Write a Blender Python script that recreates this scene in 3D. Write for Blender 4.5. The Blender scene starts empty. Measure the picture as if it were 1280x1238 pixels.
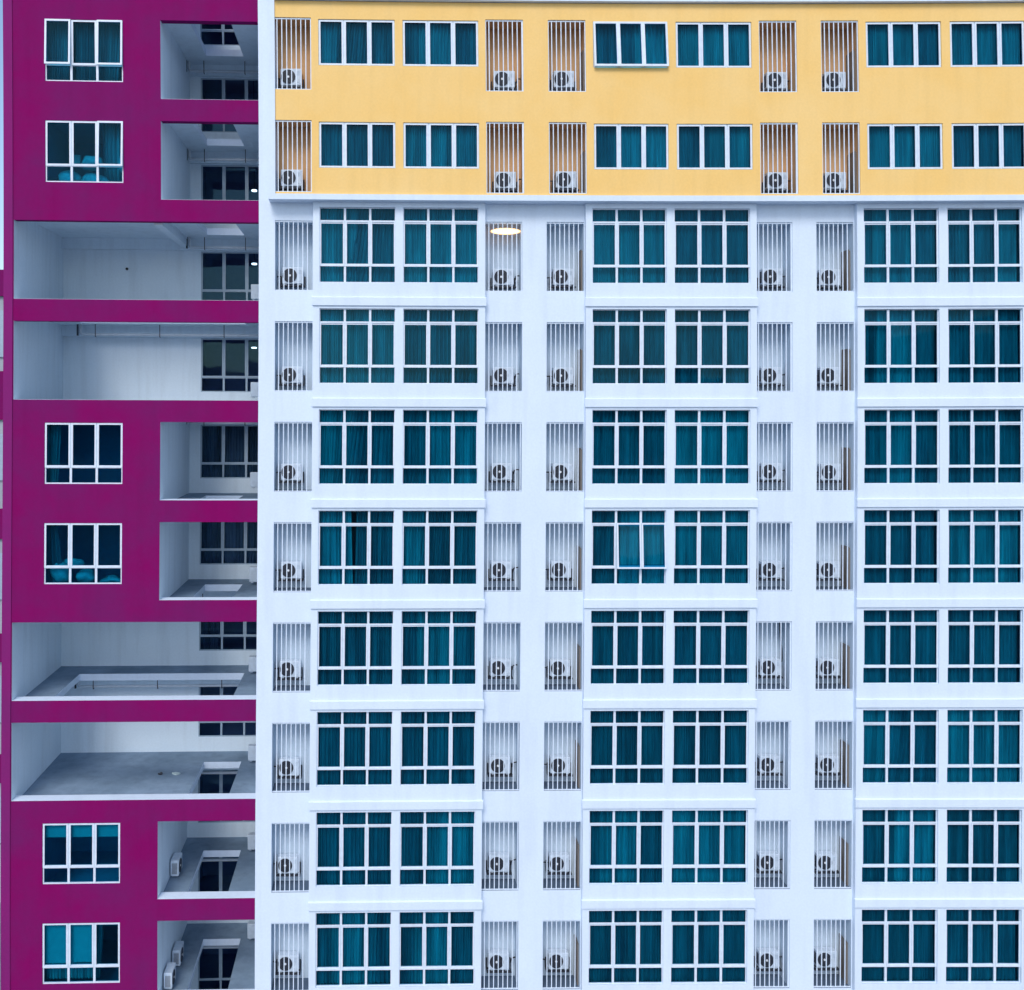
import bpy, bmesh, math, random
from mathutils import Vector, Matrix
R = math.radians
random.seed(7)
sc = bpy.context.scene
col = sc.collection

# ------------------------------------------------------------------ camera
CAM = (1.82928, -31.92232, -6.33142)
YAW, PIT, ROL = -0.0098827, -0.0088600, -0.0024635
F, CX, CY, W0, H0 = 1256.0, 481.578, 520.253, 1280.0, 1238.0
Rz = Matrix.Rotation(YAW, 3, 'Z'); Rx = Matrix.Rotation(PIT, 3, 'X'); Ry = Matrix.Rotation(ROL, 3, 'Y')
RC = Rz @ Rx @ Ry
cam = bpy.data.cameras.new('camera'); co = bpy.data.objects.new('camera', cam); col.objects.link(co)
c0, c1, c2 = RC.col[0], RC.col[1], RC.col[2]
co.matrix_world = Matrix(((c0[0], c2[0], -c1[0], CAM[0]), (c0[1], c2[1], -c1[1], CAM[1]), (c0[2], c2[2], -c1[2], CAM[2]), (0, 0, 0, 1)))
cam.sensor_fit = 'HORIZONTAL'; cam.sensor_width = 36; cam.lens = F / W0 * 36
cam.shift_x = (W0 / 2 - CX) / W0; cam.shift_y = -(H0 / 2 - CY) / W0
cam.clip_end = 5000
sc.camera = co

# ------------------------------------------------------------------ light
SUN_EL, SUN_AZ = R(44), R(196)          # azimuth of the sun, measured from +Y towards +X
w = bpy.data.worlds.new('World'); sc.world = w; w.use_nodes = True
nt = w.node_tree; bg = nt.nodes['Background']
sky = nt.nodes.new('ShaderNodeTexSky'); sky.sky_type = 'NISHITA'; sky.sun_disc = False
sky.sun_elevation = SUN_EL; sky.sun_rotation = SUN_AZ
sky.air_density = 1.0; sky.dust_density = 1.4; sky.ozone_density = 1.5
nt.links.new(sky.outputs[0], bg.inputs[0]); bg.inputs[1].default_value = 0.15
sl = bpy.data.lights.new('sun', 'SUN'); sl.energy = 1.3; sl.angle = R(24); sl.color = (1.0, 0.97, 0.93)
so = bpy.data.objects.new('sun', sl); col.objects.link(so)
sd = Vector((math.sin(SUN_AZ) * math.cos(SUN_EL), math.cos(SUN_AZ) * math.cos(SUN_EL), math.sin(SUN_EL)))
so.rotation_euler = sd.to_track_quat('Z', 'Y').to_euler()
sc.view_settings.view_transform = 'Standard'; sc.view_settings.look = 'None'
sc.view_settings.exposure = 0.35; sc.view_settings.gamma = 1

# ------------------------------------------------------------------ materials
def new_mat(name):
    m = bpy.data.materials.new(name); m.use_nodes = True
    return m, m.node_tree, m.node_tree.nodes['Principled BSDF']
def plaster(name, c, c2, rough=0.75, streak=0.25, bump=0.12, spec=.15):
    m, t, p = new_mat(name); N = t.nodes.new; L = t.links.new
    g = N('ShaderNodeNewGeometry')
    n1 = N('ShaderNodeTexNoise'); n1.inputs['Scale'].default_value = 0.55; n1.inputs['Detail'].default_value = 7; n1.inputs['Roughness'].default_value = 0.62
    L(g.outputs['Position'], n1.inputs['Vector'])
    r1 = N('ShaderNodeValToRGB'); r1.color_ramp.elements[0].position = 0.36; r1.color_ramp.elements[1].position = 0.66
    r1.color_ramp.elements[0].color = (*c2, 1); r1.color_ramp.elements[1].color = (*c, 1)
    L(n1.outputs[0], r1.inputs[0])
    mp = N('ShaderNodeMapping'); mp.inputs['Scale'].default_value = (3.2, 3.2, 0.28); L(g.outputs['Position'], mp.inputs[0])
    n2 = N('ShaderNodeTexNoise'); n2.inputs['Scale'].default_value = 1.0; n2.inputs['Detail'].default_value = 5; L(mp.outputs[0], n2.inputs['Vector'])
    r2 = N('ShaderNodeValToRGB'); r2.color_ramp.elements[0].position = 0.30; r2.color_ramp.elements[1].position = 0.52
    k = 1 - streak * 0.45
    r2.color_ramp.elements[0].color = (k, k, k, 1); r2.color_ramp.elements[1].color = (1, 1, 1, 1)
    L(n2.outputs[0], r2.inputs[0])
    mx = N('ShaderNodeMix'); mx.data_type = 'RGBA'; mx.blend_type = 'MULTIPLY'; mx.inputs[0].default_value = 1
    L(r1.outputs[0], mx.inputs[6]); L(r2.outputs[0], mx.inputs[7])
    n3 = N('ShaderNodeTexNoise'); n3.inputs['Scale'].default_value = 14; n3.inputs['Detail'].default_value = 4; L(g.outputs['Position'], n3.inputs['Vector'])
    r3 = N('ShaderNodeValToRGB'); r3.color_ramp.elements[0].position = 0.3; r3.color_ramp.elements[1].position = 0.7
    r3.color_ramp.elements[0].color = (.955, .955, .955, 1); r3.color_ramp.elements[1].color = (1, 1, 1, 1); L(n3.outputs[0], r3.inputs[0])
    m2 = N('ShaderNodeMix'); m2.data_type = 'RGBA'; m2.blend_type = 'MULTIPLY'; m2.inputs[0].default_value = 1
    L(mx.outputs[2], m2.inputs[6]); L(r3.outputs[0], m2.inputs[7]); L(m2.outputs[2], p.inputs['Base Color'])
    b = N('ShaderNodeBump'); b.inputs['Strength'].default_value = bump; b.inputs['Distance'].default_value = 0.02
    L(n3.outputs[0], b.inputs['Height']); L(b.outputs[0], p.inputs['Normal'])
    p.inputs['Roughness'].default_value = rough; p.inputs['Specular IOR Level'].default_value = spec
    return m
def plain(name, c, rough=0.5, metal=0.0, var=0.08, scale=6.0):
    m, t, p = new_mat(name); N = t.nodes.new; L = t.links.new
    g = N('ShaderNodeNewGeometry'); n = N('ShaderNodeTexNoise'); n.inputs['Scale'].default_value = scale; n.inputs['Detail'].default_value = 4
    L(g.outputs['Position'], n.inputs['Vector'])
    r = N('ShaderNodeValToRGB'); r.color_ramp.elements[0].position = .3; r.color_ramp.elements[1].position = .7
    r.color_ramp.elements[0].color = (*[v * (1 - var) for v in c], 1); r.color_ramp.elements[1].color = (*[min(1, v * (1 + var * .4)) for v in c], 1)
    L(n.outputs[0], r.inputs[0]); L(r.outputs[0], p.inputs['Base Color'])
    p.inputs['Roughness'].default_value = rough; p.inputs['Metallic'].default_value = metal
    return m
def glass(name, tint, ior=1.33, wav=0.05):
    m = bpy.data.materials.new(name); m.use_nodes = True; t = m.node_tree; t.nodes.clear(); N = t.nodes.new; L = t.links.new
    o = N('ShaderNodeOutputMaterial'); mix = N('ShaderNodeMixShader'); fr = N('ShaderNodeFresnel'); fr.inputs[0].default_value = ior
    tr = N('ShaderNodeBsdfTransparent'); tr.inputs[0].default_value = (*tint, 1)
    gl = N('ShaderNodeBsdfGlossy'); gl.inputs['Roughness'].default_value = 0.02; gl.inputs['Color'].default_value = (.40, .85, 1, 1)
    g = N('ShaderNodeNewGeometry'); n = N('ShaderNodeTexNoise'); n.inputs['Scale'].default_value = 0.9; n.inputs['Detail'].default_value = 1.5
    L(g.outputs['Position'], n.inputs['Vector'])
    b = N('ShaderNodeBump'); b.inputs['Strength'].default_value = wav; b.inputs['Distance'].default_value = 0.06
    L(n.outputs[0], b.inputs['Height']); L(b.outputs[0], gl.inputs['Normal'])
    L(fr.outputs[0], mix.inputs[0]); L(tr.outputs[0], mix.inputs[1]); L(gl.outputs[0], mix.inputs[2]); L(mix.outputs[0], o.inputs[0])
    return m
M = {}
M['white'] = plaster('white_paint', (.73, .83, .95), (.70, .80, .93), streak=.11)
M['white_in'] = plaster('white_inner_paint', (.77, .88, .97), (.73, .85, .95), streak=.18)
M['yellow'] = plaster('yellow_paint', (.93, .63, .25), (.92, .59, .20), streak=.08)
M['magenta'] = plaster('magenta_paint', (.235, .0035, .112), (.182, .012, .122), streak=.10, spec=.04)
M['magenta_light'] = plaster('magenta_pilaster_paint', (.25, .012, .16), (.21, .016, .15), streak=.12)
M['slab'] = plaster('concrete_floor', (.27, .37, .49), (.18, .26, .35), streak=.3, bump=.3)
M['frame'] = plain('white_aluminium', (.70, .79, .90), .4)
M['frame_grey'] = plain('grey_aluminium', (.36, .47, .58), .4)
M['bars'] = plain('white_bars', (.74, .84, .97), .45)
M['glass'] = glass('teal_glass', (.21, .725, .845), 1.25)
M['glass_dark'] = glass('dark_glass', (.55, .66, .80), 1.3)
M['glass_mag'] = glass('teal_clear_glass', (.20, .74, .86), 1.22)
def cloth(name, c, c2):
    m, t, p = new_mat(name); N = t.nodes.new; L = t.links.new
    g = N('ShaderNodeNewGeometry'); mp = N('ShaderNodeMapping'); mp.inputs['Scale'].default_value = (2.6, .6, .22); L(g.outputs['Position'], mp.inputs[0])
    n = N('ShaderNodeTexNoise'); n.inputs['Scale'].default_value = 1.3; n.inputs['Detail'].default_value = 5; n.inputs['Roughness'].default_value = .65; L(mp.outputs[0], n.inputs['Vector'])
    r = N('ShaderNodeValToRGB'); r.color_ramp.elements[0].position = .36; r.color_ramp.elements[1].position = .64
    r.color_ramp.elements[0].color = (*c2, 1); r.color_ramp.elements[1].color = (*c, 1); L(n.outputs[0], r.inputs[0]); L(r.outputs[0], p.inputs['Base Color'])
    p.inputs['Roughness'].default_value = .9; p.inputs['Specular IOR Level'].default_value = .1
    return m
M['curtain'] = cloth('curtain_light', (.68, .69, .66), (.34, .38, .39))
M['curtain_mid'] = cloth('curtain_mid', (.40, .43, .44), (.17, .21, .24))
M['curtain_dark'] = cloth('curtain_dark', (.20, .23, .28), (.11, .13, .17))
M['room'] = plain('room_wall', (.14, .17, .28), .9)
M['blind'] = plain('roller_blind', (.50, .60, .56), .9)
M['room_blue'] = plain('room_blue_wall', (.40, .44, .62), .9)
M['casing'] = plain('casing_white', (.66, .76, .87), .45, var=.12)
M['black'] = plain('dark_plastic', (.018, .022, .035), .5)
M['bracket'] = plain('bracket_steel', (.03, .035, .05), .6)
M['hub'] = plain('hub_white', (.8, .83, .86), .4)
M['door'] = plain('brown_door', (.19, .165, .145), .7)
M['bag'] = plain('plastic_bag', (.55, .68, .68), .5, var=.3)
M['conduit'] = plain('conduit_white', (.60, .66, .72), .5)
M['concrete'] = plaster('grey_concrete', (.42, .47, .52), (.34, .38, .43))
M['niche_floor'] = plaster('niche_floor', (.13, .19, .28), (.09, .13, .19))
M['niche_wall'] = plaster('niche_shaded_white', (.60, .72, .84), (.56, .68, .80))  # wall white dulled, the shade inside the niches is put into the colour
M['yellow_shade'] = plaster('niche_shaded_yellow', (.70, .44, .24), (.62, .38, .20))  # darker, muted wall yellow; its colour stands in for shade in the niches
M['guard'] = plain('guard_dark', (.06, .075, .11), .5)
M['ground'] = plaster('pale_paving', (.25, .29, .33), (.19, .22, .25))
M['hill'] = plain('hill_forest', (.045, .075, .05), .95, var=.5, scale=.05)
def emis(name, c, s):
    m, t, p = new_mat(name); p.inputs['Emission Color'].default_value = (*c, 1); p.inputs['Emission Strength'].default_value = s
    p.inputs['Base Color'].default_value = (*c, 1); return m
M['lamp'] = emis('warm_lamp_glow', (1.0, .78, .42), 1.25)
M['lamp_rim'] = emis('lamp_rim_glow', (1.0, .55, .22), .75)
M['lamp_small'] = emis('cool_lamp_glow', (.9, 1.0, .85), 5)

# ------------------------------------------------------------------ as-built tolerances of the facade (a few centimetres)
KX = (0.08097, -0.02975, -0.06405, -0.0762, -0.04918, -0.04559)
KZ = (0.04221, 0.00064, 0.00351, -0.01559, 0.01003, -0.09603, 0.10405, 0.00151)
def warp(p):
    x = max(-11, min(24, p[0])); z = max(-27, min(8, p[2]))
    x = x / 16 - .2; z = z / 16 + .75
    dx = KX[0]*z + KX[1]*z*z + KX[2]*z**3 + KX[3]*x*z + KX[4]*x*x*z + KX[5]*x*z*z
    dz = KZ[0]*x + KZ[1]*x*x + KZ[2]*x**3 + KZ[3]*z*z + KZ[4]*z**3 + KZ[5]*x*z + KZ[6]*x*x*z + KZ[7]*x*z*z
    return (p[0] + dx, p[1], p[2] + dz)

# ------------------------------------------------------------------ builders
WORLD = {}
class MB:
    def __init__(s): s.v = []; s.f = []; s.m = []
    def add(s, vs, fs, mi=0):
        n = len(s.v); s.v += [tuple(v) for v in vs]
        s.f += [tuple(n + i for i in f) for f in fs]; s.m += [mi] * len(fs); return s
    def quad(s, a, b, c, d, mi=0): return s.add([a, b, c, d], [(0, 1, 2, 3)], mi)
    def box(s, x0, x1, y0, y1, z0, z1, mi=0):
        vs = [(x0,y0,z0),(x1,y0,z0),(x1,y1,z0),(x0,y1,z0),(x0,y0,z1),(x1,y0,z1),(x1,y1,z1),(x0,y1,z1)]
        return s.add(vs, [(0,3,2,1),(4,5,6,7),(0,1,5,4),(1,2,6,5),(2,3,7,6),(3,0,4,7)], mi)
    def bbox(s, x0, x1, y0, y1, z0, z1, b=.015, mi=0):
        bm = bmesh.new(); bmesh.ops.create_cube(bm, size=1)
        for v in bm.verts: v.co = Vector(((x0+x1)/2 + v.co.x*(x1-x0), (y0+y1)/2 + v.co.y*(y1-y0), (z0+z1)/2 + v.co.z*(z1-z0)))
        bmesh.ops.bevel(bm, geom=bm.edges[:], offset=b, segments=2, affect='EDGES', profile=.5)
        bm.verts.index_update(); s.add([v.co[:] for v in bm.verts], [[v.index for v in f.verts] for f in bm.faces], mi); bm.free(); return s
    def tube(s, pts, r, n=8, mi=0):
        pts = [Vector(p) for p in pts]; vs = []; fs = []
        for i, p in enumerate(pts):
            d = (pts[min(i+1, len(pts)-1)] - pts[max(i-1, 0)]).normalized()
            u = d.cross(Vector((0.3, 1, .2))).normalized(); w_ = d.cross(u)
            for k in range(n):
                a = 2*math.pi*k/n; vs.append(p + u*math.cos(a)*r + w_*math.sin(a)*r)
        for i in range(len(pts)-1):
            for k in range(n): fs.append((i*n+k, i*n+(k+1)%n, (i+1)*n+(k+1)%n, (i+1)*n+k))
        fs.append(tuple(range(n))[::-1]); fs.append(tuple((len(pts)-1)*n+k for k in range(n)))
        return s.add(vs, fs, mi)
    def disc(s, cx, cz, y, ry, r, n=28, mi=0, sx=1.0, sz=1.0, rr=0.0):   # short cylinder along y from y to y-ry
        vs = []
        for yy, q in ((y, r), (y-ry, r-rr)):
            for k in range(n):
                a = 2*math.pi*k/n; vs.append((cx+math.cos(a)*q*sx, yy, cz+math.sin(a)*q*sz))
        fs = [tuple(n+k for k in range(n))] + [(k, (k+1)%n, n+(k+1)%n, n+k) for k in range(n)]
        return s.add(vs, fs, mi)
    def refine(s, lim=1.65):             # split long faces so that neighbouring edges follow the same line
        V, Fs, Ms = list(s.v), [], []
        for f, m in zip(s.f, s.m):
            if len(f) != 4: Fs.append(f); Ms.append(m); continue
            a, b, c, d = [Vector(V[i]) for i in f]
            nu = max(1, int(math.ceil(max((b-a).length, (c-d).length)/lim))); nv = max(1, int(math.ceil(max((d-a).length, (c-b).length)/lim)))
            if nu*nv == 1 or nu*nv > 1500: Fs.append(f); Ms.append(m); continue
            n0 = len(V)
            for j in range(nv+1):
                for i in range(nu+1):
                    u, v = i/nu, j/nv; V.append(tuple(a*(1-u)*(1-v)+b*u*(1-v)+c*u*v+d*(1-u)*v))
            for j in range(nv):
                for i in range(nu): k = n0+j*(nu+1)+i; Fs.append((k, k+1, k+nu+2, k+nu+1)); Ms.append(m)
        used = sorted({i for f in Fs for i in f}); mp = {o: n for n, o in enumerate(used)}
        s.v = [V[i] for i in used]; s.f = [tuple(mp[i] for i in f) for f in Fs]; s.m = Ms
    def build(s, name, mats, parent=None, origin=None, wp=True, loc=None, smooth=False):
        if not isinstance(mats, (list, tuple)): mats = [mats]
        if wp: s.refine()
        vs = [warp(v) if wp else v for v in s.v]
        if origin is None:
            xs = [v[0] for v in vs]; ys = [v[1] for v in vs]; zs = [v[2] for v in vs]
            origin = ((min(xs)+max(xs))/2, (min(ys)+max(ys))/2, min(zs))
        me = bpy.data.meshes.new(name)
        me.from_pydata([(v[0]-origin[0], v[1]-origin[1], v[2]-origin[2]) for v in vs], [], s.f)
        for m in mats: me.materials.append(m)
        for p, k in zip(me.polygons, s.m): p.material_index = k; p.use_smooth = smooth
        bm = bmesh.new(); bm.from_mesh(me); bmesh.ops.recalc_face_normals(bm, faces=bm.faces) if smooth else None; bm.to_mesh(me); bm.free()
        o = bpy.data.objects.new(name, me); col.objects.link(o)
        o.location = origin if loc is None else loc
        WORLD[o.name] = Vector(o.location)
        if parent is not None:
            o.parent = parent; o.location = Vector(o.location) - WORLD[parent.name]
        return o
def tag(o, label=None, cat=None, group=None, kind=None):
    if label: o['label'] = label
    if cat: o['category'] = cat
    if group: o['group'] = group
    if kind: o['kind'] = kind
    return o
def empty(name, loc, parent=None):
    o = bpy.data.objects.new(name, None); o.empty_display_size = .3; col.objects.link(o); o.location = loc
    WORLD[o.name] = Vector(loc); return o
def lst(a): return sorted(set(round(v, 4) for v in a))
def panel(mb, x0, x1, z0, z1, ops, y, mi=0):
    """wall sheet with rectangular openings (x0,x1,z0,z1,depth,(left,right,top,bottom material or None))"""
    xs = lst([x0, x1] + [o[0] for o in ops] + [o[1] for o in ops]); zs = lst([z0, z1] + [o[2] for o in ops] + [o[3] for o in ops])
    xs = [v for v in xs if x0-1e-3 <= v <= x1+1e-3]; zs = [v for v in zs if z0-1e-3 <= v <= z1+1e-3]
    for i in range(len(xs)-1):
        for j in range(len(zs)-1):
            a, b, c, d = xs[i], xs[i+1], zs[j], zs[j+1]; mx, mz = (a+b)/2, (c+d)/2
            if any(o[0] < mx < o[1] and o[2] < mz < o[3] for o in ops): continue
            mb.quad((a, y, c), (b, y, c), (b, y, d), (a, y, d), mi)
    for o in ops:
        a, b, c, d, dep, ms = o
        if dep <= 0: continue
        if ms[0] is not None: mb.quad((a,y,c),(a,y,d),(a,y+dep,d),(a,y+dep,c), ms[0])
        if ms[1] is not None: mb.quad((b,y,c),(b,y+dep,c),(b,y+dep,d),(b,y,d), ms[1])
        if ms[2] is not None: mb.quad((a,y,d),(b,y,d),(b,y+dep,d),(a,y+dep,d), ms[2])
        if ms[3] is not None: mb.quad((a,y,c),(a,y+dep,c),(b,y+dep,c),(b,y,c), ms[3])

# ------------------------------------------------------------------ windows
def curtain(parent, x0, x1, z0, z1, y, segs, seed):
    rnd = random.Random(seed); W_ = x1-x0
    mb = MB()
    for (t0, t1, b0, b1, mi) in segs:
        n = max(8, int((max(t1, b1)-min(t0, b0))*W_/0.018)); lam = rnd.uniform(.07, .13); ph = rnd.uniform(0, 6)
        rows = 5; vs = []; fs = []
        amps = [rnd.uniform(.5, 1.5) for _ in range(n+1)]
        for r in range(rows+1):
            v = r/rows; zz = z1+(z0-z1)*v
            for i in range(n+1):
                u = i/n; xa = t0+(t1-t0)*u; xb = b0+(b1-b0)*u
                s = v**1.3; xx = x0+(xa*(1-s)+xb*s)*W_
                yy = y+.045*amps[i]*math.sin(u*(t1-t0)*W_/lam*6.283+ph+.3*math.sin(v*3+i*.1))
                vs.append((xx, yy, zz))
        for r in range(rows):
            for i in range(n): a = r*(n+1)+i; fs.append((a, a+1, a+n+2, a+n+1))
        mb.add(vs, fs, mi)
    return mb.build('curtain', [M['curtain'], M['curtain_mid'], M['curtain_dark']], parent, smooth=False)
def rand_segs(seed):
    r = random.Random(seed); k = r.random()
    if seed == 129: return [(0, .43, 0, .46, 0), (.50, 1, .48, 1, 1)]           # the one pair left open, fourth white storey
    if seed == 136: return [(0, .42, 0, .40, 1), (.42, 1, .40, 1, 0)]
    if 150 < seed < 400 and k < .24: return [(0, 1, 0, 1, 1)]
    if k < .30: return [(0, 1, 0, 1, 0)]
    if k < .44: a = r.uniform(.15, .5); return [(0, a, 0, a*r.uniform(.7, 1.0), 0), (a, 1, a*.7, 1, 1)]
    if k < .58: a = r.uniform(.1, .35); b = r.uniform(.6, .85); return [(0, a, 0, a, 1), (a, b, a, b-.03, 0), (b, 1, b-.03, 1, 1)]
    if k < .72: a = r.uniform(.25, .7); return [(0, a, 0, a, 1), (a, 1, a, 1, 0)]
    return [(0, 1, 0, 1, 1)]
def bars3(mb, x0, x1, z0, z1, y0, y1, edge, mull, lo=.03, hi=.03):
    mb.box(x0, x0+edge, y0, y1, z0, z1); mb.box(x1-edge, x1, y0, y1, z0, z1)
    mb.box(x0+edge, x1-edge, y0, y1, z1-hi, z1); mb.box(x0+edge, x1-edge, y0, y1, z0, z0+lo)
    w_ = (x1-x0)/3
    for k in (1, 2): mb.box(x0+k*w_-mull/2, x0+k*w_+mull/2, y0, y1, z0+lo, z1-hi)
def sash(mb, x0, x1, z0, z1, y0, y1, b):
    mb.box(x0, x0+b, y0, y1, z0, z1); mb.box(x1-b, x1, y0, y1, z0, z1)
    mb.box(x0+b, x1-b, y0, y1, z1-b, z1); mb.box(x0+b, x1-b, y0, y1, z0, z0+b)
def tilt(vs, z1, y, ang):     # swing about the top edge
    out = []
    for (x, yy, z) in vs:
        dz = z-z1; dy = yy-y
        out.append((x, y+dy*math.cos(ang)+dz*math.sin(ang), z1+dz*math.cos(ang)-dy*math.sin(ang)))
    return out
def open_sash(win, x0, x1, z0, z1, y, b, ang, gm, n=1):
    mb = MB(); g = MB(); w_ = (x1-x0)/n
    for k in range(n):
        sash(mb, x0+k*w_, x0+(k+1)*w_, z0, z1, y-.03, y+.03, b)
        g.box(x0+k*w_+b, x0+(k+1)*w_-b, y-.004, y+.004, z0+b, z1-b)
    mb.v = tilt(mb.v, z1, y, ang); g.v = tilt(g.v, z1, y, ang)
    o = mb.build('sash', M['frame'], win); tag(o, 'window sash pushed open at its bottom edge'); g.build('glass', gm, win)
def glassbox(win, x0, x1, z0, z1, y, gm, holes=(), cols=3, zsplit=()):
    rg = random.Random(int(x0*1000)+int(z0*77))
    g = MB(); xs = lst([x0+(x1-x0)*k/cols for k in range(cols+1)]+[h[0] for h in holes]+[h[1] for h in holes]); zs = lst([z0, z1]+list(zsplit)+[h[2] for h in holes]+[h[3] for h in holes])
    for i in range(len(xs)-1):
        for j in range(len(zs)-1):
            mx, mz = (xs[i]+xs[i+1])/2, (zs[j]+zs[j+1])/2
            if any(h[0] < mx < h[1] and h[2] < mz < h[3] for h in holes): continue
            a, b, c, d = [y+rg.uniform(-.007, .007) for _ in range(4)]; d = a+c-b
            for t in (-.004, .004): g.quad((xs[i], a+t, zs[j]), (xs[i+1], b+t, zs[j]), (xs[i+1], c+t, zs[j+1]), (xs[i], d+t, zs[j+1]))
    g.build('glass', gm, win)
def bay_window(parent, x0, x1, z0, z1, y, seed, opened=()):
    mb = MB(); a, b = z1-.40, z1-.40-.12-1.22-.0   # rails
    bars3(mb, x0, x1, z0, z1, y, y+.07, .022, .070, .02, .02)
    w_ = (x1-x0)/3; holes = []
    mb.box(x0+.022, x1-.022, y+.003, y+.067, a-.10, a-.03); mb.box(x0+.022, x1-.022, y+.003, y+.067, b-.09, b-.03)
    for k in range(3):
        if k in opened: holes.append((x0+k*w_+.05, x0+(k+1)*w_-.05, b, a-.1)); continue
        sash(mb, x0+k*w_+(.012 if k else 0), x0+(k+1)*w_-(.012 if k < 2 else 0), b-.115, a-.0, y-.022, y+.001, .052)
    win = mb.build('window', M['frame'], parent)
    glassbox(win, x0+.01, x1-.01, z0+.01, z1-.01, y+.04, M['glass'], holes, 3, (a-.06, b-.06))
    for k in opened: open_sash(win, x0+k*w_+.005, x0+(k+1)*w_-.005, b-.11, a-.0, y-.03, .052, R(5), M['glass'])
    curtain(win, x0, x1, z0-.03, z1+.03, y+.20, rand_segs(seed), seed)
    return win
def sash_window(parent, x0, x1, z0, z1, y, seed, opened=False):
    mb = MB()
    sash(mb, x0, x1, z0, z1, y, y+.07, .045); w_ = (x1-x0)/3
    for k in (1, 2): mb.box(x0+k*w_-.03, x0+k*w_+.03, y+.002, y+.068, z0+.045, z1-.045)
    if not opened:
        for k in range(3): sash(mb, x0+k*w_+.018, x0+(k+1)*w_-.018, z0+.02, z1-.02, y-.02, y+.001, .052)
    win = mb.build('window', M['frame'], parent)
    if opened: open_sash(win, x0+.01, x1-.01, z0+.0, z1-.01, y-.035, .062, R(5), M['glass'], 3)
    else: glassbox(win, x0+.03, x1-.03, z0+.03, z1-.03, y+.04, M['glass'])
    sg = rand_segs(seed)
    curtain(win, x0, x1, z0-.05, z1+.03, y+.2, [(a, b, c, d, min(m_, 1)) for a, b, c, d, m_ in sg], seed)
    return win

# ================================================================== white and yellow apartment block
WY, WB, WZ = .13, -.07, 0.0        # main wall, bay front, window plane
YY = -.35                          # yellow face
ZT = 7.6
blk = empty('apartment_building', (10.5, .13, -31.0))
tag(blk, 'white apartment block with yellow top storeys, bay windows and barred niches', 'building')
NX = [(-1.412, -.211), (5.298, 6.497), (7.284, 8.479), (14.003, 15.208), (15.985, 17.185)]
BX = [(-.19, 5.29), (8.50, 13.98), (17.21, 22.72)]
WX = [((.018, 2.431), (2.679, 5.077)), ((8.714, 11.089), (11.346, 13.767)), ((17.426, 19.850), (20.129, 22.540))]
MW, MY = [M['white'], M['white_in']], [M['yellow'], M['white']]
XR = 24.4
ND = .80                             # niche depth
wall = MB(); nic = []
for k in range(1, 10):
    z0 = -3.2*(k-1)
    for (a, b) in NX: nic.append((a, b, z0-2.631, z0-.409))
bayholes = [(bx0+.02, bx1-.02, -31.0, .13) for bx0, bx1 in BX]
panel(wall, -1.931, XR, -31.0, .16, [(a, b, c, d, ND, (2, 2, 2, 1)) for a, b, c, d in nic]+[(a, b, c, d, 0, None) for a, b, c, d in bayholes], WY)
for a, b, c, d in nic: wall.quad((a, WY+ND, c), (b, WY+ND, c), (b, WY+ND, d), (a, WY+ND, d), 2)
# flanks, top part behind the yellow block, far right end, rear
wall.box(-1.931, -1.56, WY, 1.2, .16, ZT)
wall.quad((-1.931, WY, -31), (-1.931, 14, -31), (-1.931, 14, ZT), (-1.931, WY, ZT))
wall.quad((XR, WY, -31), (XR, 14, -31), (XR, 14, ZT), (XR, WY, ZT))
wall.quad((-1.931, 14, -31), (XR, 14, -31), (XR, 14, ZT), (-1.931, 14, ZT))
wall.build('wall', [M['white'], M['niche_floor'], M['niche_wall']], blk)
# yellow storeys
yw = MB(); yops = []; yn = []
for r in (-1, 0):
    z0 = -3.2*(r-1)
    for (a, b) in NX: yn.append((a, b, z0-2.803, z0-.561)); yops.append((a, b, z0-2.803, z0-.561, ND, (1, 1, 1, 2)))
    for pr in WX:
        for (a, b) in pr: yops.append((a, b, z0-2.042, z0-.600, .12, (0, 0, 0, 0)))
panel(yw, -1.354, XR, .335, 6.36, yops, YY)
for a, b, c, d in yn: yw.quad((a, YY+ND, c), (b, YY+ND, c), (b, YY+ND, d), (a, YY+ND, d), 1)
yw.build('yellow_wall', [M['yellow'], M['yellow_shade'], M['niche_floor']], blk)
fr = MB(); fr.box(-1.575, -1.354, YY-.05, .6, .16, ZT); fr.box(-1.354, XR+.1, YY-.05, .6, .16, .335)
fr.build('frame_band', M['white'], blk)
ev = MB(); ev.box(-1.354, XR+.1, YY-.16, 6, 6.375, 6.62); ev.box(-1.354, XR+.1, YY-.16, YY+.1, 6.621, 7.3)
ev.build('eave', M['white'], blk)
rf = MB(); rf.box(-1.92, XR-.01, .7, 13.99, 6.9, 7.2); rf.build('roof', M['concrete'], blk)
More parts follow.
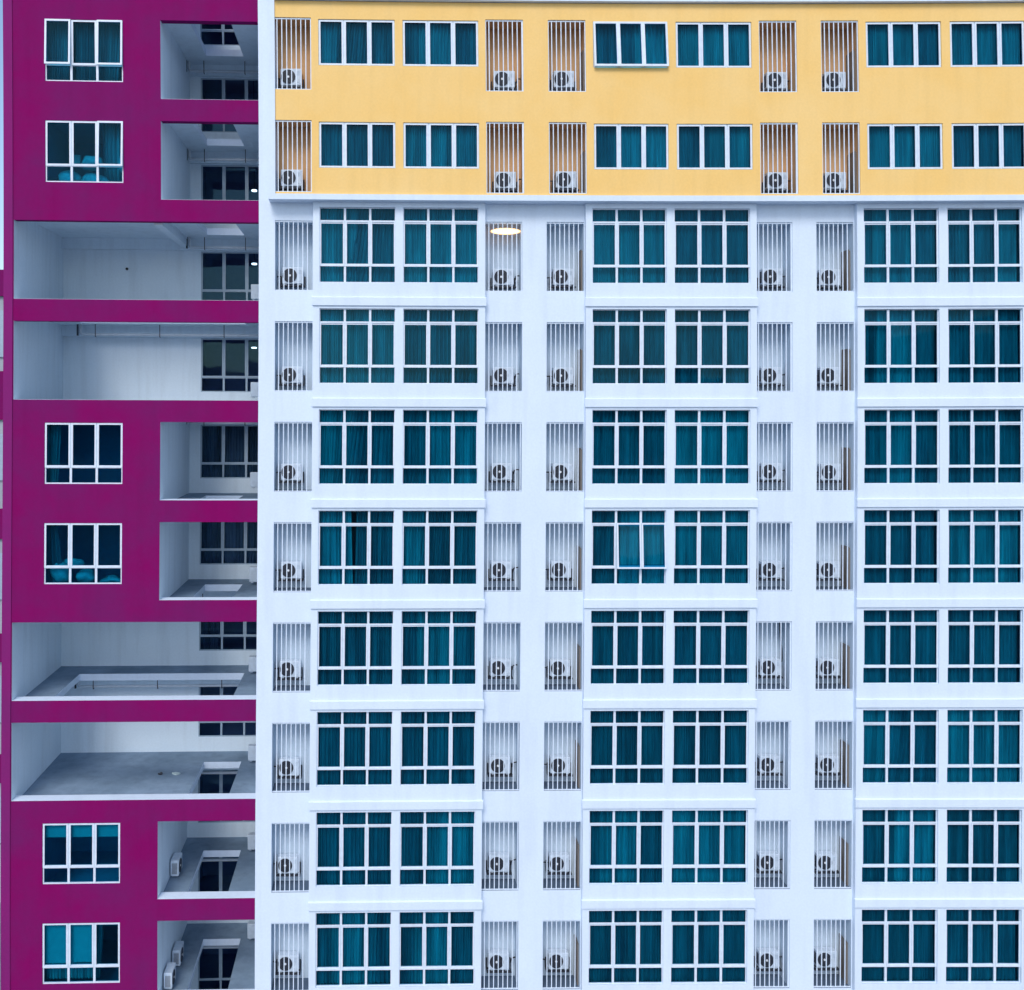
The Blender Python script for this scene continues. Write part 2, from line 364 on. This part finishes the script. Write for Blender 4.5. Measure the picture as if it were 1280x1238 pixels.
# bays
for bi, (bx0, bx1) in enumerate(BX):
    bay = MB(); ops = []
    for k in range(1, 10):
        z0 = -3.2*(k-1)
        for (a, b) in WX[bi]: ops.append((a, b, z0-2.383, z0-.008, .12, (0, 0, 0, 0)))
    panel(bay, bx0, bx1, -31, .158, ops, WB)
    bay.quad((bx0, WB, -31), (bx0, WB, .158), (bx0, WY, .158), (bx0, WY, -31)); bay.quad((bx1, WB, -31), (bx1, WY, -31), (bx1, WY, .158), (bx1, WB, .158))
    bo = bay.build('bay', M['white'], blk)
    for k in range(1, 10):
        z0 = -3.2*(k-1); lg = MB()
        x0, x1 = bx0-.03, bx1+.03; ya, yb = WB-.055, WB-.002
        # spandrel band with a chamfered ledge
        prof = [(yb, z0-2.835), (ya, z0-2.865), (ya, z0-3.115), (yb, z0-3.125)]
        vs = [(x0, p[0], p[1]) for p in prof]+[(x1, p[0], p[1]) for p in prof]
        lg.add(vs, [(0, 1, 2, 3), (7, 6, 5, 4), (0, 4, 5, 1), (1, 5, 6, 2), (2, 6, 7, 3), (3, 7, 4, 0)])
        lg.build('ledge', M['white'], bo)
# windows
for k in range(1, 10):
    z0 = -3.2*(k-1)
    for bi in range(3):
        for wi, (a, b) in enumerate(WX[bi]):
            bay_window(blk, a, b, z0-2.383, z0-.016, WZ, k*31+bi*7+wi*3+5, (1, 2) if (k == 4 and bi == 1 and wi == 0) else ())
            if k == 1: pass
for r in (-1, 0):
    z0 = -3.2*(r-1)
    for bi in range(3):
        for wi, (a, b) in enumerate(WX[bi]):
            sash_window(blk, a, b, z0-2.042, z0-.600, YY+.045, 900+r*31+bi*7+wi*3, r == -1 and bi == 1 and wi == 0)
# head strips over the top windows and rooms behind the glass
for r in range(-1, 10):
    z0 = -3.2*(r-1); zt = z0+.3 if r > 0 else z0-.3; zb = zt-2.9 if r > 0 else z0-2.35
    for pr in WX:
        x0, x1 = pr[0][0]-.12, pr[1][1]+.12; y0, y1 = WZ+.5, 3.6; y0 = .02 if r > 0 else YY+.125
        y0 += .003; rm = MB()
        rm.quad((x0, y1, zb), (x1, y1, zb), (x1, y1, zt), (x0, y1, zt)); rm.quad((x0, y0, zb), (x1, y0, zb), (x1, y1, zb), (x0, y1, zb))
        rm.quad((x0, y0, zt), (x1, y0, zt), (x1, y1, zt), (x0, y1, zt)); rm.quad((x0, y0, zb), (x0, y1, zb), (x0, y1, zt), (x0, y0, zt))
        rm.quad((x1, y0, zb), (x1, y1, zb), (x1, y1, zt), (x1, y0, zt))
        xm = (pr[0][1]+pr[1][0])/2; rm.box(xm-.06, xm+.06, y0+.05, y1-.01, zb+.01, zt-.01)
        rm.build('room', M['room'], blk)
# niche grilles, side doors
for r in range(-1, 10):
    z0 = -3.2*(r-1); yl = r < 1
    for ci, (a, b) in enumerate(NX):
        zt, zb = (z0-.561, z0-2.803) if yl else (z0-.409, z0-2.631); yf = (YY if yl else WY)
        g = MB(); n = 8 if ci in (1, 3) else 7; rr = random.Random(r*9+ci); first = .13+rr.uniform(-.02, .02)
        sp = .149 if n == 8 else .150
        for i in range(n):
            x = a+first+i*sp
            if x < b-.02: g.box(x-.0135, x+.0135, yf+.038, yf+.062, zb, zt-.0)
        g.box(a, b, yf+.030, yf+.070, zt-.045, zt-.012)
        g.box(a, b, yf+.030, yf+.070, zb+.004, zb+.028)
        if yl: g.box(a+.001, a+.028, yf+.03, yf+.07, zb+.03, zt-.05); g.box(b-.028, b-.001, yf+.03, yf+.07, zb+.03, zt-.05)
        elif ci == 3: g.box(b-.028, b-.001, yf+.03, yf+.07, zb+.03, zt-.05)
        g.build('grille', M['bars'], blk)
        if ci in (2, 4):
            d = MB(); ya = yf+.22; yb2 = yf+ND-.06
            d.box(b-.035, b-.002, ya, yb2, zb+.002, zt-.88)
            d.box(b-.05, b-.035, ya-.0, ya+.05, zb+.003, zt-.84); d.box(b-.05, b-.035, yb2-.05, yb2, zb+.003, zt-.84); d.box(b-.05, b-.035, ya+.05, yb2-.05, zt-.90, zt-.84)
            d.build('side_door', M['door'], blk)

# ------------------------------------------------------------------ outdoor units
def make_unit(wp, hgt, dep, label, pipe):
    root = empty('air_conditioner', (0, 0, 0)); tag(root, label, 'air conditioner')
    c = MB(); c.bbox(0, wp, -dep, 0, 0, hgt, .022); c.box(wp*.72, wp*.724, -dep-.002, -dep+.004, .02, hgt-.02)
    c.bbox(.06, .14, -dep+.03, -.03, -.035, .004, .006); c.bbox(wp-.14, wp-.06, -dep+.03, -.03, -.035, .004, .006)
    c.build('casing', M['casing'], root, origin=(0, 0, 0), wp=False)
    cx, cz, r = wp*.375, hgt*.5, .222
    f = MB(); f.disc(cx, cz, -dep+.004, .012, r, 36)
    fo = f.build('fan_opening', M['black'], root, origin=(0, 0, 0), wp=False)
    g = MB(); n = 32
    for q, th in ((r, .007), (r*.78, .0032), (r*.55, .0032), (r*.36, .0032)):
        pts = [(cx+math.cos(6.2832*k/n)*q, -dep-.014, cz+math.sin(6.2832*k/n)*q) for k in range(n+1)]
        g.tube(pts, th, 5)
    for k in range(8):
        a = 6.2832*k/8+.2; g.tube([(cx+math.cos(a)*.03, -dep-.014, cz+math.sin(a)*.03), (cx+math.cos(a)*r, -dep-.014, cz+math.sin(a)*r)], .003, 4)
    g.build('fan_guard', M['guard'], root, origin=(0, 0, 0), wp=False)
    h = MB(); h.disc(cx, cz, -dep-.012, .014, .037, 16); h.build('hub', M['hub'], root, origin=(0, 0, 0), wp=False)
    v = MB()
    for k in range(5): v.box(wp*.78, wp*.93, -dep-.004, -dep+.004, hgt*.60+k*.028, hgt*.60+k*.028+.006)
    vc = MB(); vc.bbox(wp*.80, wp*.90, -dep-.010, -dep+.004, hgt*.16, hgt*.28, .004); vc.build('valve_cover', M['casing'], root, origin=(0, 0, 0), wp=False)
    sv = MB()
    for k in range(9): sv.box(-.005, .003, -dep+.055+k*.02, -dep+.064+k*.02, .07, hgt-.09)
    sv.build('side_vent', M['guard'], root, origin=(0, 0, 0), wp=False)
    v.build('vent', M['frame_grey'], root, origin=(0, 0, 0), wp=False)
    if pipe == 'none': return root
    b = MB()
    for x in (-.075, wp+.035):
        b.box(x, x+.04, -.05, .0, -.09, .26); b.box(x, x+.04, -dep-.03, -.05, -.09, -.045)
    b.box(-.035, wp+.035, -dep+.02, -dep+.06, -.088, -.036); b.box(-.035, wp+.035, -.08, -.05, -.087, -.036)
    b.box(-.035, wp+.035, -dep-.03, -dep-.0, -.085, -.04)
    b.build('bracket', M['bracket'], root, origin=(0, 0, 0), wp=False)
    p = MB()
    if pipe == 'left': p.tube([(-.0, -.14, .24), (-.08, -.14, .25), (-.16, -.12, .245), (-.30, -.03, .25)], .020)
    elif pipe == 'right': p.tube([(wp, -.14, .17), (wp+.06, -.15, .18), (wp+.09, -.15, .30), (wp+.14, -.14, .32), (wp+.30, -.06, .32)], .021)
    elif pipe == 'hook': p.tube([(wp, -.12, .30), (wp+.08, -.12, .285), (wp+.17, -.12, .30), (wp+.25, -.1, .33), (wp+.31, -.05, .34)], .020)
    elif pipe == 'long': p.tube([(wp, -.12, .38), (wp+.04, -.14, .385), (wp+.09, -.15, .44), (wp+.10, -.15, .56), (wp+.09, -.15, .85), (wp+.04, -.14, 1.25), (wp+.04, -.1, 1.75)], .024, 8)
    p.build('hose', M['black'], root, origin=(0, 0, 0), wp=False)
    return root
def copy_tree(o, parent=None):
    c = o.copy(); col.objects.link(c); c.parent = parent
    for ch in list(o.children): copy_tree(ch, c)
    return c
protos = {}
def place_unit(kind, loc, label, group, rz=0, scale=1):
    if kind not in protos:
        o = make_unit(.66, .53, .28, label, kind); protos[kind] = o
    else: o = copy_tree(protos[kind])
    o.location = loc; o.rotation_euler.z = rz; tag(o, label, 'air conditioner', group)
    return o
CN = ['leftmost', 'second', 'middle', 'fourth', 'rightmost']
RN = {1: 'first', 2: 'second', 3: 'third', 4: 'fourth', 5: 'fifth', 6: 'sixth', 7: 'seventh', 8: 'eighth'}
OFF = [.25, .24, .14, .10, -.02]
for r in range(-1, 9):
    z0 = -3.2*(r-1); yl = r < 1
    for ci, (a, b) in enumerate(NX):
        zb = z0-2.803 if yl else z0-2.631; yf = YY if yl else WY
        kind = ['left', 'right', 'left', 'hook', 'left'][ci]
        if ci == 3 and r in (5, 7, 8): kind = 'long' if r == 5 else 'hook'
        rr = random.Random(r*17+ci)
        dz = (.27 if r < 3 else .30+.012*r)+rr.uniform(-.012, .012)
        loc = warp((a+OFF[ci]+(a-1.9)*.0245+rr.uniform(-.025, .025), yf+ND-.06, zb+dz))
        where = ('upper yellow storey' if r == -1 else 'lower yellow storey') if yl else RN[r]+' white storey below the yellow band'
        lb = 'white outdoor unit behind bars, '+where+', '+CN[ci]+' niche'
        place_unit(kind, loc, lb, 'air conditioners behind the niche bars')
# lit oval lamp in a niche
lm = empty('wall_lamp', warp((6.0, .6, -.66))); tag(lm, 'lit oval lamp glowing warm yellow behind bars of a white niche', 'lamp')
l = MB(); l.disc(6.0, -.66, .42, .03, .47, 48, sx=1, sz=.205, rr=.02); l.build('lamp_shade', M['lamp'], lm)
l = MB(); l.disc(6.0, -.66, .44, .03, .495, 48, sx=1, sz=.22, rr=.01); l.build('rim', M['lamp_rim'], lm)
l = MB(); l.disc(6.0, -.66, .93, .50, .06, 16); l.build('arm', M['frame'], lm)

# ================================================================== magenta wing
MYF = .40
wing = empty('apartment_building', (-6, .4, -31.0)); tag(wing, 'magenta apartment wing with open white corridors left of the white block', 'building')
BWY = 5.5; XL, XRW = -9.809, -1.934; SX = -5.101; XE = -10.13
def mt(r): return -.431-3.2*(r-3)
def mbz(r): return -2.931-3.2*(r-3)
mag = MB(); ops = []
rows = list(range(1, 12)); wide = {3, 4, 7, 8}
for r in rows:
    x0 = XL if r in wide else SX
    ops.append((x0, XRW, mbz(r), mt(r), .28, (None, None, 0, None)))
NWX = (-8.805, -6.311); nwin = [1, 2, 5, 6, 9, 10]
for r in nwin: ops.append((NWX[0], NWX[1], mbz(r)+.516, mt(r)-.032, .13, (0, 0, 0, 0)))
panel(mag, XL-.03, XRW, -31, 10.5, ops, MYF)
for r in rows:   # beam backs
    x0 = XL if r in wide else SX
    mag.quad((x0, MYF+.28, mt(r)), (XRW, MYF+.28, mt(r)), (XRW, MYF+.28, mt(r)+.5), (x0, MYF+.28, mt(r)+.5))
mag.build('wall', M['magenta'], wing)
pl = MB(); pl.box(XE, XL-.03, MYF-.03, BWY+3, -31, 10.5); pl.build('pilaster', M['magenta_light'], wing)
for r in rows:
    cap = MB()
    x0 = (XL if r in wide else SX)+.0
    cap.box(x0+.002, XRW, MYF+.002, MYF+.46, mbz(r)-.35, mbz(r)+.006)
    cap.build('parapet_cap', M['white'], wing)
# corridor side walls (left), solid room block behind the windows, rear wall
for r in [0]+rows:
    zf, zc = mbz(r)-.22, mt(r)+.45; inn = MB()
    x0 = XL if r in wide else SX
    inn.quad((x0, MYF+.001, mbz(r)), (x0, MYF+.001, mt(r)), (x0, BWY, mt(r)), (x0, BWY, mbz(r)))
    inn.quad((x0, MYF+.28, mt(r)), (x0, MYF+.28, zc), (x0, BWY, zc), (x0, BWY, mt(r)))
    inn.quad((x0, MYF+.001, zf-.3), (x0, MYF+.001, mbz(r)), (x0, BWY, mbz(r)), (x0, BWY, zf-.3))
    inn.build('side_wall', M['white_in'], wing)
CWX = (-4.70, -2.15)
bw = MB(); bops = []
for r in [0]+rows: bops.append((CWX[0], CWX[1], mt(r)-2.16, mt(r)-.17, .1, (0, 0, 0, 0)))
panel(bw, XL-.1, XRW, -31, 10.5, bops, BWY)
bw.build('corridor_wall', M['white_in'], wing)
# slabs with light wells; slab under storey r
for r in range(-1, 12):
    zf = mbz(r)-.20; s = MB(); hx0, hx1 = ((-8.80, -2.86) if r in (3, 7) else (-4.30, -2.95)); hy0, hy1 = 1.15, 4.38
    x0 = XL if (r in wide or (r+1) in wide) else SX
    t = .24; x0 += .001
    ym = MYF+.285
    xs = [x0, hx0, hx1, XRW-.001]; ys = [ym+.17, hy0, hy1, BWY-.001]
    for i in range(3):
        for j in range(3):
            if i == 1 and j == 1: continue
            s.quad((xs[i], ys[j], zf), (xs[i+1], ys[j], zf), (xs[i+1], ys[j+1], zf), (xs[i], ys[j+1], zf), 0)
            s.quad((xs[i], ys[j] if j else ym, zf-t), (xs[i], ys[j+1], zf-t), (xs[i+1], ys[j+1], zf-t), (xs[i+1], ys[j] if j else ym, zf-t), 1)
    e = [(hx0, hy0), (hx1, hy0), (hx1, hy1), (hx0, hy1)]
    for i in range(4):
        p, q = e[i], e[(i+1) % 4]; s.quad((p[0], p[1], zf), (q[0], q[1], zf), (q[0], q[1], zf-t), (p[0], p[1], zf-t), 2)
    s.build('floor_slab', [M['slab'], M['white_in'], M['white']], wing)
    # rear beam, cross beam under the slab
    bm_ = MB(); bm_.box(x0, XRW-.002, BWY-.17, BWY-.002, max(zf-t-.40, -99), zf-t-.001)
    if r in (2,) : bm_.box(SX-.3, SX-.02, MYF+.29, BWY-.171, zf-t-.32, zf-t-.001)
    bm_.build('beam', M['white_in'], wing)
    # conduit with hangers
    cx0 = -9.0 if r in (3, 7) else -5.02
    cp = MB(); zc = zf-t-.36; yc = 4.95
    cp.tube([(cx0, yc, zf-t), (cx0, yc, zc+.06), (cx0+.04, yc, zc), (cx0+.1, yc, zc), (-2.0, yc, zc)], .05, 8)
    cp.build('conduit', M['conduit'], wing)
    hg = MB(); x = cx0+.55
    while x < -2.1: hg.box(x-.013, x+.013, yc-.07, yc-.055, zc-.09, zf-t+.0); hg.box(x-.013, x+.013, yc-.055, yc+.055, zc-.09, zc-.075); x += 2.35 if r in (3, 7) else 1.5
    hg.box(cx0-.12, cx0-.07, yc-.1, yc-.02, zc-.05, zf-t); hg.build('hanger', M['bracket'], wing)
# corridor windows
def corridor_window(r):
    x0, x1 = CWX; z0, z1 = mt(r)-2.16, mt(r)-.17; y = BWY+.02; mb = MB(); w_ = (x1-x0)/3; zr = z0+.55
    sash(mb, x0, x1, z0, z1, y, y+.06, .04)
    for k in (1, 2): mb.box(x0+k*w_-.035, x0+k*w_+.035, y+.001, y+.059, z0+.04, z1-.04)
    for k in range(3): mb.box(x0+k*w_+(.04 if k == 0 else .035), x0+(k+1)*w_-(.04 if k == 2 else .035), y+.002, y+.058, zr-.04, zr+.04)
    for k in range(3): sash(mb, x0+k*w_+.012, x0+(k+1)*w_-.012, zr+.0, z1-.005, y-.016, y+.0005, .05)
    win = mb.build('corridor_window', M['frame_grey'], wing)
    glassbox(win, x0+.02, x1-.02, z0+.02, z1-.02, y+.03, M['glass_dark'])
    sg = rand_segs(r*5+77); curtain(win, x0, x1, z0-.02, z1, y+.25, [(a, b, c, d, 2 if m_ else 1) for a, b, c, d, m_ in sg][:1], r) if r in (5, 6, 7) else None
for r in [0]+rows: corridor_window(r)
# windows in the magenta wall
def wing_window(r, opened=(), blind=0, cur=None):
    x0, x1 = NWX; z0, z1 = mbz(r)+.516, mt(r)-.032; y = MYF+.035; mb = MB(); w_ = (x1-x0)/3; zr = z0+.53
    sash(mb, x0, x1, z0, z1, y, y+.07, .04)
    for k in (1, 2): mb.box(x0+k*w_-.036, x0+k*w_+.036, y+.001, y+.069, z0+.04, z1-.04)
    for k in range(3): mb.box(x0+k*w_+(.04 if k == 0 else .036), x0+(k+1)*w_-(.04 if k == 2 else .036), y+.002, y+.068, zr-.03, zr+.06)
    holes = []
    for k in range(3):
        if k in opened: holes.append((x0+k*w_+.04, x0+(k+1)*w_-.04, zr+.06, z1-.04)); continue
        sash(mb, x0+k*w_+(.004 if k == 0 else .012), x0+(k+1)*w_-(.004 if k == 2 else .012), zr-.01, z1-.004, y-.02, y+.0005, .058)
    win = mb.build('window', M['frame'], wing)
    glassbox(win, x0+.02, x1-.02, z0+.02, z1-.02, y+.04, M['glass_mag'], holes)
    for k in opened: open_sash(win, x0+k*w_+.005, x0+(k+1)*w_-.005, zr-.02, z1-.004, y-.035, .058, R(3), M['glass_mag'])
    if blind:
        for k in range(3):
            bl = MB(); bb = blind[k]; bl.box(x0+k*w_+.03, x0+(k+1)*w_-.03, y+.16, y+.165, z1-bb, z1)
            bl.tube([(x0+k*w_+.02, y+.17, z1+.02), (x0+(k+1)*w_-.02, y+.17, z1+.02)], .03); bl.build('roller_blind', M['blind'], win)
    if cur: curtain(win, x0, x1, z0-.03, z1+.03, y+.35, cur, r)
    rmx = MB(); a, b, c, d = x0-.2, x1+.2, z0-.6, z1+.25; ya, yb = MYF+.135, 4.2
    rmx.quad((a, yb, c), (b, yb, c), (b, yb, d), (a, yb, d)); rmx.quad((a, ya, c), (b, ya, c), (b, yb, c), (a, yb, c)); rmx.quad((a, ya, d), (b, ya, d), (b, yb, d), (a, yb, d))
    rmx.quad((a, ya, c), (a, yb, c), (a, yb, d), (a, ya, d)); rmx.quad((b, ya, c), (b, yb, c), (b, yb, d), (b, ya, d))
    rmx.build('room', M['room_blue'], win)
wing_window(1, (0, 2), cur=[(.0, .34, 0, .3, 1), (.36, .95, .36, .9, 1)])
wing_window(2, (2,), cur=[(.70, 1, .72, 1, 1)])
wing_window(5, (), cur=[(0, .16, 0, .12, 1)])
wing_window(6, (), cur=[(0, .12, 0, .22, 2)])
wing_window(9, (), blind=(.52, .52, .52))
wing_window(10, (), blind=(1.38, 1.36, .18), cur=[(.0, .64, 0, .64, 0), (.64, .75, .64, .70, 1)])
# rear rooms behind the corridor windows
for r in [0]+rows:
    rr_ = MB()
    zb, zt = mt(r)-2.5, mt(r)+.35; x0, x1, y0, y1 = CWX[0]-.4, XRW-.02, BWY+.105, 8.9
    rr_.quad((x0,y1,zb),(x1,y1,zb),(x1,y1,zt),(x0,y1,zt)); rr_.quad((x0,y0,zb),(x1,y0,zb),(x1,y1,zb),(x0,y1,zb)); rr_.quad((x0,y0,zt),(x1,y0,zt),(x1,y1,zt),(x0,y1,zt))
    rr_.quad((x0,y0,zb),(x0,y1,zb),(x0,y1,zt),(x0,y0,zt)); rr_.quad((x1,y0,zb),(x1,y1,zb),(x1,y1,zt),(x1,y0,zt))
    rr_.build('rear_room', M['room_blue'], wing)
sh = MB(); sh.box(XE, XRW, 8.95, 9.1, -31, 10.4); sh.box(XE, XRW, BWY+.2, 9.1, 10.45, 10.7); sh.build('roof', M['concrete'], wing)

# outdoor units standing in the corridors
GC = 'air conditioners standing in the corridors'
WN = {3: 'first wide corridor', 4: 'second wide corridor', 5: 'narrow corridor below second wide one', 6: 'narrow corridor above third wide one',
      7: 'third wide corridor', 8: 'lowest wide corridor', 9: 'narrow corridor below lowest wide one', 10: 'bottom narrow corridor'}
for r in range(3, 11):
    zf = mbz(r)-.20
    place_unit('none', warp((-2.02, 4.15, zf+{3: .65, 4: .35, 5: .32, 6: .12}.get(r, .10))), 'outdoor unit half hidden by white wall edge, '+WN[r], GC, rz=R(180))
place_unit('none', warp((SX+.05, 2.2, mbz(9)-.10)), 'outdoor unit by left wall of narrow corridor just below lowest wide one', GC, rz=R(90))
place_unit('none', warp((SX+.05, 2.5, mbz(10)-.12)), 'rear outdoor unit against left wall of the bottom narrow corridor', GC, rz=R(90))
place_unit('none', warp((SX+.05, 1.1, mbz(10)-.10)), 'front outdoor unit against left wall of the bottom narrow corridor', GC, rz=R(90))
# small lit ceiling lamps in the rear rooms
for r, nm in ((1, 'topmost'), (2, 'second'), (3, 'first wide'), (4, 'second wide')):
    lo = empty('ceiling_lamp', warp((-2.78, 6.3, mt(r)-.3))); tag(lo, 'small lit round lamp behind the rear window of the '+nm+' corridor', 'lamp', 'lit lamps behind corridor windows')
    q = MB(); zl = {1: 4.92, 2: 1.82, 3: -.95, 4: -4.12}[r]
    n = 20; vs = [(-2.82+math.cos(6.2832*k/n)*.10, 6.3+math.sin(6.2832*k/n)*.13, zz) for zz in (zl, zl+.045) for k in range(n)]
    q.add(vs, [tuple(range(n))[::-1], tuple(range(n, 2*n))]+[(k, (k+1) % n, n+(k+1) % n, n+k) for k in range(n)]); q.build('lamp_glass', M['lamp_small'], lo)
    st = MB(); st.tube([(-2.82, 6.3, zl+.045), (-2.82, 6.3, mt(r)+.34)], .012, 6); st.build('stem', M['bracket'], lo)

# bags and bedding seen through the wing windows
def lump(name, x, y, z_, sx, sy, sz, seed, label, cat, grp, mat='bag'):
    rnd = random.Random(seed); bm = bmesh.new(); bmesh.ops.create_icosphere(bm, subdivisions=3, radius=1)
    cs = [Vector((rnd.uniform(-1, 1), rnd.uniform(-1, 1), rnd.uniform(-1, 1))).normalized() for _ in range(14)]
    for v in bm.verts:
        n = v.co.normalized(); d = sum(max(0, n.dot(c)-.55)*k for c, k in zip(cs, [1.1, -.7]*7)); f = math.sin(n.x*9+seed)*math.sin(n.y*8+2)*math.sin(n.z*11+seed*2)+.6*math.sin(n.x*21+n.z*17+seed); v.co = n*(1+d*.55+f*.05)
    mb = MB(); bm.verts.index_update()
    mb.add([(x+v.co.x*sx, y+v.co.y*sy, z_+v.co.z*sz+sz) for v in bm.verts], [[v.index for v in f.verts] for f in bm.faces]); bm.free()
    o = mb.build(name, M[mat], smooth=True); tag(o, label, cat, grp); return o
z2 = mbz(2)+.516; z6 = mbz(6)+.516; GB = 'bags stacked behind the wing windows'
lump('bag', -7.52, 1.0, z2+.55, .33, .22, .23, 1, 'large pale bundle in the middle pane of the second magenta window', 'bag', GB)
lump('bag', -8.15, .85, z2-.12, .36, .2, .26, 2, 'pale bag low in left pane of the second magenta window', 'bag', GB)
lump('bag', -7.35, .85, z2-.12, .40, .2, .25, 3, 'pale bag low in middle pane of the second magenta window', 'bag', GB)
lump('bag', -6.35, .9, z2+.35, .2, .2, .36, 4, 'pale bag at right edge of the second magenta window', 'bag', GB)
lump('bag', -8.35, .85, z6-.02, .36, .2, .30, 5, 'biggest pale bag in bottom left pane of the fourth magenta window', 'bag', GB)
lump('bag', -8.1, 1.1, z6+.42, .30, .2, .14, 6, 'bag on top of the pile in the fourth magenta window', 'bag', GB)
lump('bag', -7.60, .85, z6-.05, .28, .2, .22, 7, 'pale bag in bottom middle pane of the fourth magenta window', 'bag', GB)
lump('bag', -6.75, .9, z6-.08, .30, .2, .13, 8, 'flat pale bag in bottom right pane of the fourth magenta window', 'bag', GB)
# picture frame / cabinet panel seen in window two
pf = MB(); pf.bbox(-8.28, -8.02, 1.55, 1.62, z2+.75, z2+1.15, .01); o = pf.build('picture', M['curtain'])
tag(o, 'small pale square panel in left pane of the second magenta window', 'picture')

q = MB(); q.disc(-7.45, -1.27, BWY-.001, .03, .05, 14); q.build('wall_spout', M['black'], wing)
zf8 = mbz(8)-.20
rg = random.Random(3); q = MB(); n = 9
top = [(-5.05+math.cos(k*6.2832/n)*.17*rg.uniform(.6, 1.2), 3.2+math.sin(k*6.2832/n)*.11*rg.uniform(.6, 1.2), zf8+.012+rg.uniform(0, .05)) for k in range(n)]
q.add(top+[(p[0], p[1], zf8+.002) for p in top], [tuple(range(n))]+[(k, (k+1) % n, n+(k+1) % n, n+k) for k in range(n)]); o = q.build('paper_scrap', M['bag'])
tag(o, 'small white crumpled scrap lying on the floor of the lowest wide corridor', 'litter')
q = MB(); top = [(-5.62+math.cos(k*6.2832/n)*.09*rg.uniform(.6, 1.2), 3.2+math.sin(k*6.2832/n)*.08*rg.uniform(.6, 1.2), zf8+.02+rg.uniform(0, .04)) for k in range(n)]
q.add(top+[(p[0], p[1], zf8+.002) for p in top], [tuple(range(n))]+[(k, (k+1) % n, n+(k+1) % n, n+k) for k in range(n)]); o = q.build('rag', M['bracket'])
tag(o, 'small dark rag lying left of the white scrap in the lowest wide corridor', 'litter')

# ================================================================== neighbour on the far left
nb = empty('apartment_building', (-20, 18, -31)); tag(nb, 'distant grey building with magenta bands glimpsed at far left edge', 'building')
g = MB(); g.box(-40, -14.55, 18, 30, -31, .4); g.build('wall', M['concrete'], nb, wp=False)
for za, zb in ((-.9, .4), (-7.0, -4.6), (-12.9, -11.4), (-19, -17.6), (-25, -23.6)):
    g = MB(); g.box(-40, -14.5, 17.85, 17.995, za, zb); g.build('band', M['magenta'], nb, wp=False)
    g = MB(); g.box(-18, -15.0, 17.9, 17.99, za-3.0, za-.7); g.build('window', M['frame_grey'], nb, wp=False)

# ================================================================== ground and hills
gr = MB(); gr.quad((-2500, -2500, -31), (2500, -2500, -31), (2500, 2500, -31), (-2500, 2500, -31)); o = gr.build('ground', M['ground'], wp=False, origin=(0, 0, -31)); tag(o, kind='structure')
hl = MB(); n = 90; vs = []
rn = random.Random(4); ph = [rn.uniform(0, 6) for _ in range(8)]
for j in range(13):
    for i in range(n+1):
        t = i/n; x = -900+1800*t; y = -420-j*32
        hgt = 22+24*math.sin(t*7+ph[0])+14*math.sin(t*17+ph[1])+6*math.sin(t*41+ph[2])+3*math.sin(t*90+ph[3]+j)
        vs.append((x, y, -31.5+max(0, hgt+38)*math.sin(min(1, j/8)*math.pi/2)))
hl.add(vs, [(j*(n+1)+i, j*(n+1)+i+1, (j+1)*(n+1)+i+1, (j+1)*(n+1)+i) for j in range(12) for i in range(n)])
o = hl.build('hills', M['hill'], wp=False, smooth=True); tag(o, kind='structure')
